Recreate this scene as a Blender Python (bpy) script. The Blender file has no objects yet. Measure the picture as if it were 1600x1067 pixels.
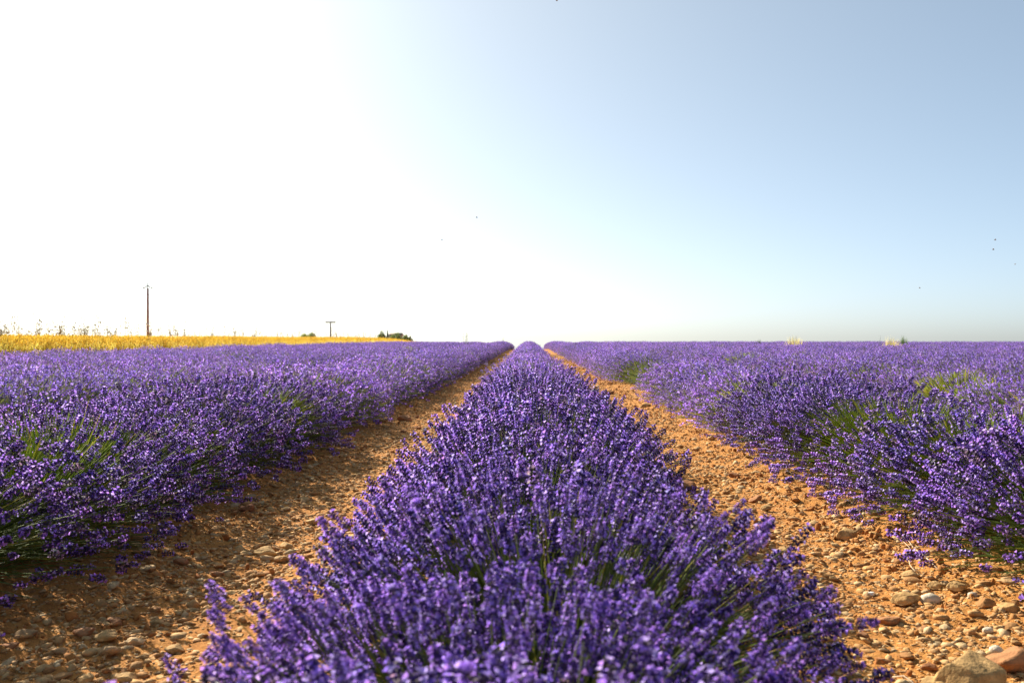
import bpy, bmesh, math, random
import numpy as np
from mathutils import Vector, Matrix, Euler

# ------------------------------------------------------------------ camera
SC = bpy.context.scene
COL = SC.collection
R = math.radians
FPX = 35.0 / 36.0 * 1600.0
H = 1.0
YAW = 26.0 / FPX
PITCH = -5.5 / FPX
cam_d = bpy.data.cameras.new('camera')
cam = bpy.data.objects.new('camera', cam_d)
COL.objects.link(cam)
cam.location = (0, 0, H)
cam.rotation_euler = (R(90) + PITCH, 0, YAW)
cam_d.sensor_width = 36.0
cam_d.lens = 35.0
cam_d.clip_start = 0.05
cam_d.clip_end = 8000
cam_d.dof.use_dof = True
cam_d.dof.focus_distance = 5.5
cam_d.dof.aperture_fstop = 5.0
SC.camera = cam
CAM_ROT = Euler((R(90) + PITCH, 0, YAW)).to_matrix()

# ------------------------------------------------------------------ sky, sun, exposure
SUN_AZ = 41.0     # degrees left of the row direction (+Y)
SUN_EL = 31.0
world = bpy.data.worlds.new('World')
SC.world = world
world.use_nodes = True
wn = world.node_tree.nodes
wl = world.node_tree.links
wn.clear()
w_out = wn.new('ShaderNodeOutputWorld')
w_bg = wn.new('ShaderNodeBackground')
w_sky = wn.new('ShaderNodeTexSky')
w_sky.sky_type = 'NISHITA'
w_sky.sun_disc = False
w_sky.sun_elevation = R(SUN_EL)
w_sky.sun_rotation = R(-SUN_AZ)
w_sky.altitude = 1500
w_sky.air_density = 0.4
w_sky.dust_density = 5.0
w_sky.ozone_density = 3.0
w_bg.inputs['Strength'].default_value = 0.142
w_hs = wn.new('ShaderNodeHueSaturation')       # milky summer haze: the whole sky equally paler
w_hs.inputs['Saturation'].default_value = 1.0
w_gm = wn.new('ShaderNodeGamma')               # thin haze evens out the whole sky
w_gm.inputs['Gamma'].default_value = 0.65
wl.new(w_sky.outputs['Color'], w_gm.inputs['Color'])
wl.new(w_gm.outputs['Color'], w_hs.inputs['Color'])
w_wb = wn.new('ShaderNodeVectorMath')          # slightly cool white balance, the same everywhere
w_wb.operation = 'MULTIPLY'
w_wb.inputs[1].default_value = (1.22, 1.28, 1.15)
wl.new(w_hs.outputs['Color'], w_wb.inputs[0])
wl.new(w_wb.outputs['Vector'], w_bg.inputs['Color'])
wl.new(w_bg.outputs['Background'], w_out.inputs['Surface'])
sun_d = bpy.data.lights.new('sun', 'SUN')
sun_d.energy = 5.0
sun_d.angle = R(0.5)
sun_d.color = (1.0, 0.93, 0.82)
sun = bpy.data.objects.new('sun', sun_d)
COL.objects.link(sun)
sdir = Vector((-math.sin(R(SUN_AZ)) * math.cos(R(SUN_EL)), math.cos(R(SUN_AZ)) * math.cos(R(SUN_EL)), math.sin(R(SUN_EL))))
sun.rotation_euler = sdir.to_track_quat('Z', 'Y').to_euler()
sun.location = sdir * 50
SC.view_settings.view_transform = 'Standard'
SC.view_settings.look = 'None'
SC.view_settings.gamma = 1.0
SC.view_settings.use_curve_mapping = False
SC.view_settings.exposure = 1.12

# ------------------------------------------------------------------ helpers
rnd = random.Random(7)
RG = np.random.default_rng(11)


def tag(o, label=None, cat=None, group=None, kind=None):
    if label: o['label'] = label
    if cat: o['category'] = cat
    if group: o['group'] = group
    if kind: o['kind'] = kind
    return o


def empty(name, loc=(0, 0, 0), rz=0.0):
    o = bpy.data.objects.new(name, None)
    o.empty_display_size = 0.1
    COL.objects.link(o)
    o.location = loc
    o.rotation_euler = (0, 0, rz)
    return o


def link(name, mesh, parent=None, link_it=True):
    o = bpy.data.objects.new(name, mesh)
    if link_it:
        COL.objects.link(o)
    if parent is not None:
        o.parent = parent
    return o


def mesh_np(name, v, t, c=None, mat=None, smooth=False):
    """triangle mesh from numpy arrays, colour per vertex"""
    v = np.asarray(v, np.float32).reshape(-1, 3)
    t = np.asarray(t, np.int32).reshape(-1, 3)
    me = bpy.data.meshes.new(name)
    me.vertices.add(len(v))
    me.vertices.foreach_set('co', v.ravel())
    me.loops.add(len(t) * 3)
    me.loops.foreach_set('vertex_index', t.ravel())
    me.polygons.add(len(t))
    me.polygons.foreach_set('loop_start', np.arange(0, len(t) * 3, 3, dtype=np.int32))
    me.polygons.foreach_set('loop_total', np.full(len(t), 3, np.int32))
    if smooth:
        me.polygons.foreach_set('use_smooth', np.ones(len(t), bool))
    if c is not None:
        c = np.asarray(c, np.float32).reshape(-1, 3)
        a = me.color_attributes.new('Col', 'FLOAT_COLOR', 'POINT')
        a.data.foreach_set('color', np.concatenate([c, np.ones((len(c), 1), np.float32)], 1).ravel())
    me.update(calc_edges=True)
    if mat: me.materials.append(mat)
    return me


class Geo:
    def __init__(s):
        s.v, s.t, s.c, s.n = [], [], [], 0

    def add(s, v, t, c):
        v = np.asarray(v, float).reshape(-1, 3)
        c = np.asarray(c, float)
        if c.ndim == 1: c = np.tile(c, (len(v), 1))
        s.v.append(v); s.t.append(np.asarray(t, int).reshape(-1, 3) + s.n); s.c.append(c)
        s.n += len(v)

    def arrays(s):
        return np.concatenate(s.v), np.concatenate(s.t), np.concatenate(s.c)

    def mesh(s, name, mat, smooth=False):
        v, t, c = s.arrays()
        return mesh_np(name, v, t, c, mat, smooth)


def norm(a):
    return a / np.maximum(np.linalg.norm(a, axis=-1, keepdims=True), 1e-9)


def frames(d, roll):
    """(m,3) directions -> (m,3,3) matrices whose columns are x,y,z with z = d"""
    d = norm(d)
    ref = np.where(np.abs(d[:, 2:3]) < 0.9, np.array([[0, 0, 1.0]]), np.array([[1.0, 0, 0]]))
    x = norm(np.cross(ref, d)); y = np.cross(d, x)
    cr, sr = np.cos(roll)[:, None], np.sin(roll)[:, None]
    return np.stack([x * cr + y * sr, -x * sr + y * cr, d], axis=2)


def place(geo, tv, tt, tc, M, P, S, tint=None):
    """copies of one template at many frames"""
    m, k = len(P), len(tv)
    V = np.einsum('mij,kj->mki', M, tv) * S[:, None, None] + P[:, None, :]
    T = tt[None] + (np.arange(m) * k)[:, None, None]
    C = np.tile(tc[None], (m, 1, 1))
    if tint is not None: C = C * tint[:, None, :]
    geo.add(V.reshape(-1, 3), T.reshape(-1, 3), C.reshape(-1, 3))


def pix_ray(px, py):
    d = CAM_ROT @ Vector(((px - 800) / FPX, -(py - 533.5) / FPX, -1.0))
    return d


def on_ground(px, py, z=0.0):
    d = pix_ray(px, py)
    k = (z - H) / d.z
    return Vector((d.x * k, d.y * k, z))


def at_depth(px, py, y):
    d = pix_ray(px, py)
    k = y / d.y
    return Vector((d.x * k, y, H + d.z * k))


CI = CAM_ROT.transposed()


def project(x, y, z):
    c = CI @ Vector((x, y, z - H))
    if c.z > -0.05: return None
    return 800 + FPX * c.x / -c.z, 533.5 - FPX * c.y / -c.z, -c.z


# value noise on arrays
_tab = np.random.default_rng(3).random((256, 256))


def vnoise(x, y):
    xi, yi = np.floor(x).astype(int), np.floor(y).astype(int)
    fx, fy = x - xi, y - yi
    fx = fx * fx * (3 - 2 * fx); fy = fy * fy * (3 - 2 * fy)
    a = _tab[xi & 255, yi & 255]; b = _tab[(xi + 1) & 255, yi & 255]
    c = _tab[xi & 255, (yi + 1) & 255]; d = _tab[(xi + 1) & 255, (yi + 1) & 255]
    return (a * (1 - fx) + b * fx) * (1 - fy) + (c * (1 - fx) + d * fx) * fy - 0.5


def fbm(x, y, o=4):
    s, a = 0, 1.0
    for i in range(o):
        s = s + a * vnoise(x * 2 ** i + 17.3 * i, y * 2 ** i + 5.1 * i); a *= 0.5
    return s


# ------------------------------------------------------------------ materials
def new_mat(name):
    m = bpy.data.materials.new(name)
    m.use_nodes = True
    n = m.node_tree.nodes; n.clear()
    return m, n, m.node_tree.links


def mat_leafy(name, trans=0.35, rough=0.6, var=0.12, hue=0.015, spec=0.25, tcol=(1, 1, 1)):
    """vertex-coloured plant tissue that lets some light through"""
    m, n, l = new_mat(name)
    out = n.new('ShaderNodeOutputMaterial')
    at = n.new('ShaderNodeAttribute'); at.attribute_name = 'Col'
    oi = n.new('ShaderNodeObjectInfo')
    hs = n.new('ShaderNodeHueSaturation')
    mr = n.new('ShaderNodeMapRange'); mr.inputs['To Min'].default_value = 1 - var; mr.inputs['To Max'].default_value = 1 + var
    mh = n.new('ShaderNodeMapRange'); mh.inputs['To Min'].default_value = 0.5 - hue; mh.inputs['To Max'].default_value = 0.5 + hue
    l.new(oi.outputs['Random'], mr.inputs['Value']); l.new(oi.outputs['Random'], mh.inputs['Value'])
    l.new(mr.outputs['Result'], hs.inputs['Value']); l.new(mh.outputs['Result'], hs.inputs['Hue'])
    l.new(at.outputs['Color'], hs.inputs['Color'])
    pb = n.new('ShaderNodeBsdfPrincipled'); pb.inputs['Roughness'].default_value = rough
    pb.inputs['Specular IOR Level'].default_value = spec
    tr = n.new('ShaderNodeBsdfTranslucent')
    tm = n.new('ShaderNodeMix'); tm.data_type = 'RGBA'; tm.blend_type = 'MULTIPLY'; tm.inputs['Factor'].default_value = 1.0
    tm.inputs['B'].default_value = (*tcol, 1)
    l.new(hs.outputs['Color'], tm.inputs['A']); l.new(tm.outputs['Result'], tr.inputs['Color'])
    l.new(hs.outputs['Color'], pb.inputs['Base Color'])
    mx = n.new('ShaderNodeMixShader'); mx.inputs['Fac'].default_value = trans
    l.new(pb.outputs['BSDF'], mx.inputs[1]); l.new(tr.outputs['BSDF'], mx.inputs[2])
    l.new(mx.outputs['Shader'], out.inputs['Surface'])
    return m


def mat_ground():
    m, n, l = new_mat('ochre_soil')
    out = n.new('ShaderNodeOutputMaterial'); pb = n.new('ShaderNodeBsdfPrincipled')
    pb.inputs['Roughness'].default_value = 0.95; pb.inputs['Specular IOR Level'].default_value = 0.1
    tc = n.new('ShaderNodeTexCoord')
    def noise(scale, det=6, rough=0.6):
        t = n.new('ShaderNodeTexNoise'); t.inputs['Scale'].default_value = scale; t.inputs['Detail'].default_value = det
        t.inputs['Roughness'].default_value = rough; l.new(tc.outputs['Object'], t.inputs['Vector']); return t
    n1, n2, n3 = noise(1.3), noise(14, 8, 0.7), noise(90, 4, 0.6)
    r1 = n.new('ShaderNodeValToRGB')
    e = r1.color_ramp.elements
    e[0].position = 0.25; e[0].color = (0.29, 0.10, 0.028, 1)
    e[1].position = 0.75; e[1].color = (0.63, 0.32, 0.09, 1)
    k = e.new(0.5); k.color = (0.50, 0.215, 0.055, 1)
    mx = n.new('ShaderNodeMath'); mx.operation = 'MULTIPLY_ADD'; mx.inputs[1].default_value = 0.55
    md = n.new('ShaderNodeMath'); md.operation = 'MULTIPLY'; md.inputs[1].default_value = 0.45
    l.new(n1.outputs['Fac'], md.inputs[0]); l.new(n2.outputs['Fac'], mx.inputs[0]); l.new(md.outputs[0], mx.inputs[2])
    l.new(mx.outputs[0], r1.inputs['Fac'])
    vo = n.new('ShaderNodeTexVoronoi'); vo.inputs['Scale'].default_value = 38; l.new(tc.outputs['Object'], vo.inputs['Vector'])
    vo.inputs['Randomness'].default_value = 1.0
    peb = n.new('ShaderNodeMapRange'); peb.inputs['From Min'].default_value = 0.62; peb.inputs['From Max'].default_value = 0.66
    sep = n.new('ShaderNodeSeparateColor'); l.new(vo.outputs['Color'], sep.inputs['Color']); l.new(sep.outputs['Red'], peb.inputs['Value'])
    dm = n.new('ShaderNodeMapRange'); dm.inputs['From Min'].default_value = 0.55; dm.inputs['From Max'].default_value = 0.35
    l.new(vo.outputs['Distance'], dm.inputs['Value'])
    pm = n.new('ShaderNodeMath'); pm.operation = 'MULTIPLY'; l.new(peb.outputs['Result'], pm.inputs[0]); l.new(dm.outputs['Result'], pm.inputs[1])
    r2 = n.new('ShaderNodeValToRGB'); r2.color_ramp.elements[0].color = (0.46, 0.2, 0.065, 1); r2.color_ramp.elements[1].color = (0.7, 0.45, 0.2, 1)
    l.new(sep.outputs['Green'], r2.inputs['Fac'])
    cm = n.new('ShaderNodeMix'); cm.data_type = 'RGBA'
    l.new(pm.outputs[0], cm.inputs['Factor']); l.new(r1.outputs['Color'], cm.inputs['A']); l.new(r2.outputs['Color'], cm.inputs['B'])
    l.new(cm.outputs['Result'], pb.inputs['Base Color'])
    hadd = n.new('ShaderNodeMath'); hadd.operation = 'MULTIPLY_ADD'; hadd.inputs[1].default_value = 0.6
    l.new(pm.outputs[0], hadd.inputs[0]); l.new(n2.outputs['Fac'], hadd.inputs[2])
    h2 = n.new('ShaderNodeMath'); h2.operation = 'MULTIPLY_ADD'; h2.inputs[1].default_value = 0.35
    l.new(n3.outputs['Fac'], h2.inputs[0]); l.new(hadd.outputs[0], h2.inputs[2])
    bp = n.new('ShaderNodeBump'); bp.inputs['Strength'].default_value = 0.9; bp.inputs['Distance'].default_value = 0.03
    l.new(h2.outputs[0], bp.inputs['Height']); l.new(bp.outputs['Normal'], pb.inputs['Normal'])
    l.new(pb.outputs['BSDF'], out.inputs['Surface'])
    return m


def mat_stone(name, ramp, nscale=22, lo=0.55):
    m, n, l = new_mat(name)
    out = n.new('ShaderNodeOutputMaterial'); pb = n.new('ShaderNodeBsdfPrincipled')
    pb.inputs['Roughness'].default_value = 0.9; pb.inputs['Specular IOR Level'].default_value = 0.142
    oi = n.new('ShaderNodeObjectInfo'); tc = n.new('ShaderNodeTexCoord')
    t = n.new('ShaderNodeTexNoise'); t.inputs['Scale'].default_value = nscale; t.inputs['Detail'].default_value = 6; t.inputs['Roughness'].default_value = 0.65
    geo = n.new('ShaderNodeNewGeometry')
    l.new(geo.outputs['Position'], t.inputs['Vector'])
    r = n.new('ShaderNodeValToRGB'); e = r.color_ramp.elements
    e[0].color = (*ramp[0], 1); e[1].color = (*ramp[-1], 1)
    for i, c in enumerate(ramp[1:-1]):
        e.new((i + 1) / (len(ramp) - 1)).color = (*c, 1)
    l.new(oi.outputs['Random'], r.inputs['Fac'])
    mr = n.new('ShaderNodeMapRange'); mr.inputs['From Min'].default_value = 0.3; mr.inputs['From Max'].default_value = 0.7
    mr.inputs['To Min'].default_value = lo; mr.inputs['To Max'].default_value = 1.2
    l.new(t.outputs['Fac'], mr.inputs['Value'])
    mu = n.new('ShaderNodeVectorMath'); mu.operation = 'SCALE'
    l.new(r.outputs['Color'], mu.inputs[0]); l.new(mr.outputs['Result'], mu.inputs['Scale'])
    l.new(mu.outputs['Vector'], pb.inputs['Base Color'])
    t2 = n.new('ShaderNodeTexNoise'); t2.inputs['Scale'].default_value = 120; t2.inputs['Detail'].default_value = 5
    l.new(geo.outputs['Position'], t2.inputs['Vector'])
    bp = n.new('ShaderNodeBump'); bp.inputs['Strength'].default_value = 0.55; bp.inputs['Distance'].default_value = 0.006
    l.new(t2.outputs['Fac'], bp.inputs['Height']); l.new(bp.outputs['Normal'], pb.inputs['Normal'])
    l.new(pb.outputs['BSDF'], out.inputs['Surface'])
    return m


def mat_plain(name, col, rough=0.8, scale=8, amt=0.25, stretch=(1, 1, 1), metallic=0.0):
    m, n, l = new_mat(name)
    out = n.new('ShaderNodeOutputMaterial'); pb = n.new('ShaderNodeBsdfPrincipled')
    pb.inputs['Roughness'].default_value = rough; pb.inputs['Metallic'].default_value = metallic
    tc = n.new('ShaderNodeTexCoord'); mp = n.new('ShaderNodeMapping'); mp.inputs['Scale'].default_value = stretch
    l.new(tc.outputs['Object'], mp.inputs['Vector'])
    t = n.new('ShaderNodeTexNoise'); t.inputs['Scale'].default_value = scale; t.inputs['Detail'].default_value = 5
    l.new(mp.outputs['Vector'], t.inputs['Vector'])
    r = n.new('ShaderNodeValToRGB'); e = r.color_ramp.elements
    e[0].position = 0.3; e[1].position = 0.7
    e[0].color = (*[c * (1 - amt) for c in col], 1); e[1].color = (*[min(1, c * (1 + amt)) for c in col], 1)
    l.new(t.outputs['Fac'], r.inputs['Fac']); l.new(r.outputs['Color'], pb.inputs['Base Color'])
    l.new(pb.outputs['BSDF'], out.inputs['Surface'])
    return m


M_FLOWER = mat_leafy('lavender_bloom', trans=0.5, rough=0.7, var=0.14, hue=0.012, spec=0.15)
M_STEM = mat_leafy('lavender_stem', trans=0.35, rough=0.65, var=0.15, hue=0.015, spec=0.12)
M_STRAW = mat_leafy('dry_straw', trans=0.78, rough=0.6, var=0.1, hue=0.008, spec=0.2)
M_WEED = mat_leafy('weed_green', trans=0.4, var=0.15)
M_TREE = mat_leafy('tree_leaves', trans=0.5, var=0.1)
M_SOIL = mat_ground()
M_STONE = mat_stone('field_stone', [(0.34, 0.15, 0.05), (0.50, 0.27, 0.10), (0.58, 0.37, 0.16), (0.42, 0.20, 0.065), (0.62, 0.45, 0.24), (0.54, 0.31, 0.11)])
M_PALE = mat_stone('pale_stone', [(0.62, 0.52, 0.36), (0.68, 0.58, 0.42)])
M_WHITE = mat_stone('white_stone', [(0.78, 0.72, 0.6), (0.8, 0.74, 0.62)])
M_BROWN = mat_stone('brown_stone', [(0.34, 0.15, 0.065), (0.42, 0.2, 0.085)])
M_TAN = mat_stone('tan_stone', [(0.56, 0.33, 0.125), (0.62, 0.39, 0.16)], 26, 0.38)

# ------------------------------------------------------------------ the ground
SP = 2.40          # row spacing
XC = 0.03         # centre line of the centre row


def base_z(y):
    """flat to the brow of the field, then falling gently away"""
    y = np.asarray(y, float)
    d = np.clip(y - 80, 0, 25)
    return -0.0004 * d * d - 0.02 * np.clip(y - 105, 0, None)


def ground_z(x, y):
    z = base_z(y)
    x = np.asarray(x, float); y = np.asarray(y, float)
    dist = np.abs(((x - XC) / SP + 0.5) % 1.0 - 0.5) * SP        # distance from the nearest row's centre line
    z = z + 0.05 * np.exp(-(dist / 0.75) ** 4)                    # low bank the bushes stand on
    wheel = np.exp(-((dist - SP / 2) / 0.3) ** 2)
    fade = np.clip(1.4 - np.maximum(np.abs(x), 0) / 14, 0, 1) * np.clip(1.3 - y / 60, 0, 1)
    rough = 0.028 * fbm(x * 3.1 + 9, y * 3.1, 3) + 0.03 * np.abs(fbm(x * 11, y * 11 + 3, 3)) * (1 - 0.45 * wheel) + 0.012 * fbm(x * 34, y * 34, 2)
    return z + fade * rough - 0.012 * wheel


def build_ground():
    xs = list(np.arange(-3.0, 3.001, 0.025))
    step, x = 0.03, 3.0
    right = []
    while x < 3000:
        step *= 1.13; x += step; right.append(x)
    xs = [-a for a in reversed(right)] + xs + right
    ys, y = [], 0.9
    while y < 60:
        ys.append(y); y += max(0.014, y * 0.0085)
    step = y * 0.0085
    while y < 5000:
        ys.append(y); step *= 1.05; y += step
    front = [-40, -15, -6, -3, -1.5, -0.6, 0, 0.3, 0.6, 0.8]
    ys = front + ys
    X, Y = np.meshgrid(np.array(xs), np.array(ys))
    Z = ground_z(X, Y)
    nx, ny = len(xs), len(ys)
    i = np.arange(ny - 1)[:, None] * nx + np.arange(nx - 1)[None]
    t = np.stack([np.stack([i, i + 1, i + nx + 1], -1), np.stack([i, i + nx + 1, i + nx], -1)], 2)
    me = mesh_np('ground', np.stack([X, Y, Z], -1), t, None, M_SOIL, smooth=True)
    tag(link('ground', me), 'orange ochre stony soil under the lavender rows', None, None, 'structure')


build_ground()

# ------------------------------------------------------------------ lavender
BRIGHT = np.array([[0.47, 0.27, 0.92], [0.39, 0.21, 0.90], [0.62, 0.46, 0.95], [0.52, 0.27, 0.86]])
CALYX = np.array([[0.12, 0.06, 0.29], [0.155, 0.08, 0.36], [0.18, 0.12, 0.26], [0.21, 0.165, 0.19]])


def prof(t):
    return (0.62 + 0.55 * np.sin(np.pi * min(1, t * 1.25 + 0.1))) * (1 - 0.55 * max(0, t - 0.45) / 0.55)


def spike_template(rg, lod):
    """one flower spike along +Z, base at the origin"""
    g = Geo()
    L = 0.048 * rg.uniform(0.8, 1.25); W = 0.0092 * rg.uniform(0.85, 1.15)
    nw, nc = {0: (8, 7), 1: (5, 5), 2: (3, 3)}[lod]
    cl, cw = {0: (0.0095, 0.0022), 1: (0.0125, 0.0038), 2: (0.018, 0.0068)}[lod]
    po = {0: 0.42, 1: 0.45, 2: 0.38}[lod]
    for w in range(nw):
        t = (w + 0.4) / nw
        z = L * t; r = W * prof(t)
        off = rg.uniform(0, 6.28)
        for k in range(nc):
            a = off + 6.283 * k / nc + rg.normal(0, 0.15)
            o = np.array([math.cos(a), math.sin(a), 0])
            d = norm(o * rg.uniform(0.55, 0.95) + np.array([0, 0, rg.uniform(0.5, 0.9)]))
            p = o * r * 0.35 + np.array([0, 0, z + rg.normal(0, L * 0.015)])
            s = norm(np.cross(d, [0.1, 0.2, 1.0])); u = np.cross(d, s)
            col = CALYX[rg.integers(4)] * rg.uniform(0.55, 1.1)
            bright = BRIGHT[rg.integers(4)] * rg.uniform(0.8, 1.15)
            open_ = rg.random() < po
            if lod == 2:
                c = bright if open_ else col
                q = [p - s * cw * 0.6, p + s * cw * 0.6, p + d * cl + s * cw, p + d * cl - s * cw]
                g.add(q, [[0, 1, 2], [0, 2, 3]], np.array([c * 0.9, c * 0.9, c, c]))
                continue
            mid = p + d * cl * 0.55; end = p + d * cl
            if lod == 0:
                v = [p, mid + s * cw, mid + u * cw, mid - s * cw, mid - u * cw, end]
                f = [[0, 2, 1], [0, 3, 2], [0, 4, 3], [0, 1, 4], [5, 1, 2], [5, 2, 3], [5, 3, 4], [5, 4, 1]]
            else:
                v = [p, mid + s * cw, mid - s * cw * .6 + u * cw, mid - s * cw * .6 - u * cw, end]
                f = [[0, 2, 1], [0, 3, 2], [0, 1, 3], [4, 1, 2], [4, 2, 3], [4, 3, 1]]
            g.add(v, f, col)
            if open_:
                pr = {0: 0.0046, 1: 0.0066}[lod] * rg.uniform(0.8, 1.25)
                n = 5 if lod == 0 else 3
                ring = []
                ro = rg.uniform(0, 6.28)
                for j in range(n):
                    b = ro + 6.283 * j / n
                    ring.append(end + d * pr * 0.45 + (s * math.cos(b) + u * math.sin(b)) * pr * rg.uniform(0.8, 1.2))
                if lod == 0:
                    # lobed corolla: each lobe a kite
                    vs, fs = [end - d * 0.001], []
                    for j in range(n):
                        b = ro + 6.283 * j / n
                        for (ang, rr, up) in ((b - 0.45, 0.62, 0.3), (b, 1.1, 0.5), (b + 0.45, 0.62, 0.3)):
                            vs.append(end + d * pr * up + (s * math.cos(ang) + u * math.sin(ang)) * pr * rr)
                        fs += [[0, 1 + 3 * j, 2 + 3 * j], [0, 2 + 3 * j, 3 + 3 * j]]
                    g.add(vs, fs, bright)
                else:
                    g.add([end - d * 0.002] + ring, [[0, 1, 2], [0, 2, 3], [0, 3, 1]], bright)
    return g.arrays()


SPIKES = {l: [spike_template(np.random.default_rng(100 * l + i), l) for i in range(n)] for l, n in ((0, 10), (1, 8), (2, 8))}

HALF_W, HALF_L, TOP, CROWN = 0.70, 0.56, 0.62, 0.13


def plant_layout(seed, n, bare=None, lod=1, few=1.0):
    """where each stem starts, bends and ends; bare = list of (direction, cos) sectors without flowers"""
    rg = np.random.default_rng(seed)
    u = rg.normal(size=(n * 4, 3)); u = norm(u)
    u = u[u[:, 2] > -0.16][:n]
    extra = 0
    if bare:
        for d, c, keep in bare:
            e = norm(norm(np.array(d, float)) + rg.normal(0, 0.33, (260, 3)))
            u = np.concatenate([u, e]); extra += 260
    n = len(u)
    rad = rg.uniform(0.80, 1.05, n) + 0.05 * rg.normal(size=n)
    # uneven mound: tussocks of longer and shorter stems
    bumps = norm(rg.normal(size=(9, 3)) * [1, 1, 0.6] + [0, 0, 0.5])
    amp = rg.uniform(-0.08, 0.07, 9)
    rad = rad + (np.exp(-((1 - u @ bumps.T) / 0.10)) * amp).sum(1)
    sq = u.copy(); sq[:, 0] = np.sign(u[:, 0]) * np.abs(u[:, 0]) ** 0.86; sq[:, 2] = np.sign(u[:, 2]) * np.abs(u[:, 2]) ** 0.86
    tip = sq * np.array([HALF_W, HALF_L, TOP - CROWN]) * rad[:, None] + [0, 0, CROWN]
    tip[:, 2] = np.maximum(tip[:, 2], 0.05 + 0.05 * rg.random(n))
    base = u * np.array([0.22, 0.2, 0.0]) * rg.uniform(0.3, 1, (n, 1)) + np.stack([np.zeros(n), np.zeros(n), rg.uniform(0.03, 0.14, n)], 1)
    span = np.linalg.norm(tip - base, axis=1, keepdims=True)
    ctrl = base * 0.5 + tip * 0.5 + np.array([0, 0, 1.0]) * span * rg.uniform(0.02, 0.15, (n, 1)) + rg.normal(0, 0.012, (n, 3))
    lush = np.zeros(n, bool)
    flower = rg.random(n) < few * (0.5 + 0.5 * np.clip(u[:, 2] / 0.5, 0, 1))     # fewer spikes low on the flanks, stems show there
    if extra:
        flower[-extra:] = False; lush[-extra:] = True
    if bare:
        for d, c, keep in bare:
            inside = (u @ norm(np.array(d, float))) > c + rg.normal(0, 0.02, n)
            flower &= ~(inside & (rg.random(n) > keep))
            tip[inside] = CROWN * np.array([0, 0, 1]) + (tip[inside] - [0, 0, CROWN]) * 0.97
            lush |= inside
    return rg, base, ctrl, tip, flower, lush


def bez(b, c, t, k):
    return b * (1 - k) ** 2 + 2 * c * k * (1 - k) + t * k * k


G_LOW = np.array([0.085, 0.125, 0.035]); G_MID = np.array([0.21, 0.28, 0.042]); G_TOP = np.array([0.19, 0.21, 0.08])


def stems_mesh(name, rg, base, ctrl, tip, lod, leaves=1100, lush=None):
    g = Geo()
    n = len(base)
    ks = [0, 0.35, 0.68, 1.0] if lod < 2 else [0, 0.5, 1.0]
    pts = [bez(base, ctrl, tip, k) for k in ks]
    w = {0: 0.0014, 1: 0.0016, 2: 0.0026}[lod]
    d = norm(tip - base)
    fr = frames(d, rg.uniform(0, 6.28, n))
    tint = rg.uniform(0.7, 1.3, (n, 1))
    yel = rg.random((n, 1)) < 0.12
    ns = 3 if lod < 2 else 2
    ww0 = np.ones((n, 1))
    if lush is not None:
        tint = np.where(lush[:, None], tint * [[1.6, 1.65, 0.8]], tint * [[1, 1, 1]])     # fresh young shoots
        ww0[lush] = 1.35
    V, C = [], []
    for i, (p, k) in enumerate(zip(pts, ks)):
        ww = w * (1.25 - 0.45 * k)
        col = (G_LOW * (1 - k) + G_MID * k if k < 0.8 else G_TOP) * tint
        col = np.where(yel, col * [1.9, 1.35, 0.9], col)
        for j in range(ns):
            a = 6.283 * j / ns
            V.append(p + (fr[:, :, 0] * math.cos(a) + fr[:, :, 1] * math.sin(a)) * ww * ww0); C.append(col)
    V = np.stack(V, 1); C = np.stack(C, 1)      # (n, levels*ns, 3)
    T = []
    for i in range(len(ks) - 1):
        for j in range(ns if ns > 2 else 1):
            a, b = i * ns + j, i * ns + (j + 1) % ns
            T += [[a, b, b + ns], [a, b + ns, a + ns]]
    T = np.array(T)
    k = V.shape[1]
    g.add(V.reshape(-1, 3), (T[None] + (np.arange(n) * k)[:, None, None]).reshape(-1, 3), C.reshape(-1, 3))
    # narrow grey-green leaves on the lower half of the stems
    m = leaves
    idx = rg.integers(0, n, m); kk = rg.uniform(0.05, 0.62, (m, 1)) ** 1.1
    p = bez(base[idx], ctrl[idx], tip[idx], kk)
    dd = norm(d[idx] + rg.normal(0, 0.45, (m, 3)) + [0, 0, 0.15])
    ll = rg.uniform(0.03, 0.065, m); lw = (0.0022 if lod < 2 else 0.0042)
    M = frames(dd, rg.uniform(0, 6.28, m))
    tv = np.array([[0, 0, 0], [lw / 0.05, 0.0, 0.45], [0, 0, 1.0], [-lw / 0.05, 0.0, 0.45]])
    tt = np.array([[0, 1, 2], [0, 2, 3]])
    tc = np.tile(np.array([[0.10, 0.15, 0.055]]), (4, 1))
    place(g, tv, tt, tc, M, p, ll, rg.uniform(0.6, 1.45, (m, 1)) * np.array([[1, 1, 1]]))
    return g.mesh(name, M_STEM)


def spike_frames(rg, base, ctrl, tip, flower):
    i = np.nonzero(flower)[0]
    d = norm(tip[i] - ctrl[i]) + [0, 0, 0.18] + rg.normal(0, 0.09, (len(i), 3))
    M = frames(d, rg.uniform(0, 6.28, len(i)))
    S = rg.uniform(0.72, 1.18, len(i))
    return i, M, tip[i] - norm(d) * 0.01, S


def spikes_mesh(name, rg, M, P, S, lod):
    g = Geo()
    which = rg.integers(0, len(SPIKES[lod]), len(P))
    tint = rg.uniform(0.78, 1.2, (len(P), 1)) * np.array([[1, 1, 1]]) + rg.normal(0, 0.05, (len(P), 3)) * [1, 0.6, 0.4]
    old = rg.random(len(P)) < 0.09
    tint[old] *= np.array([0.75, 0.9, 0.42])
    for k in range(len(SPIKES[lod])):
        s = which == k
        if s.any(): place(g, *SPIKES[lod][k], M[s], P[s], S[s], np.clip(tint[s], 0.4, 1.6))
    return g.mesh(name, M_FLOWER)


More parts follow.
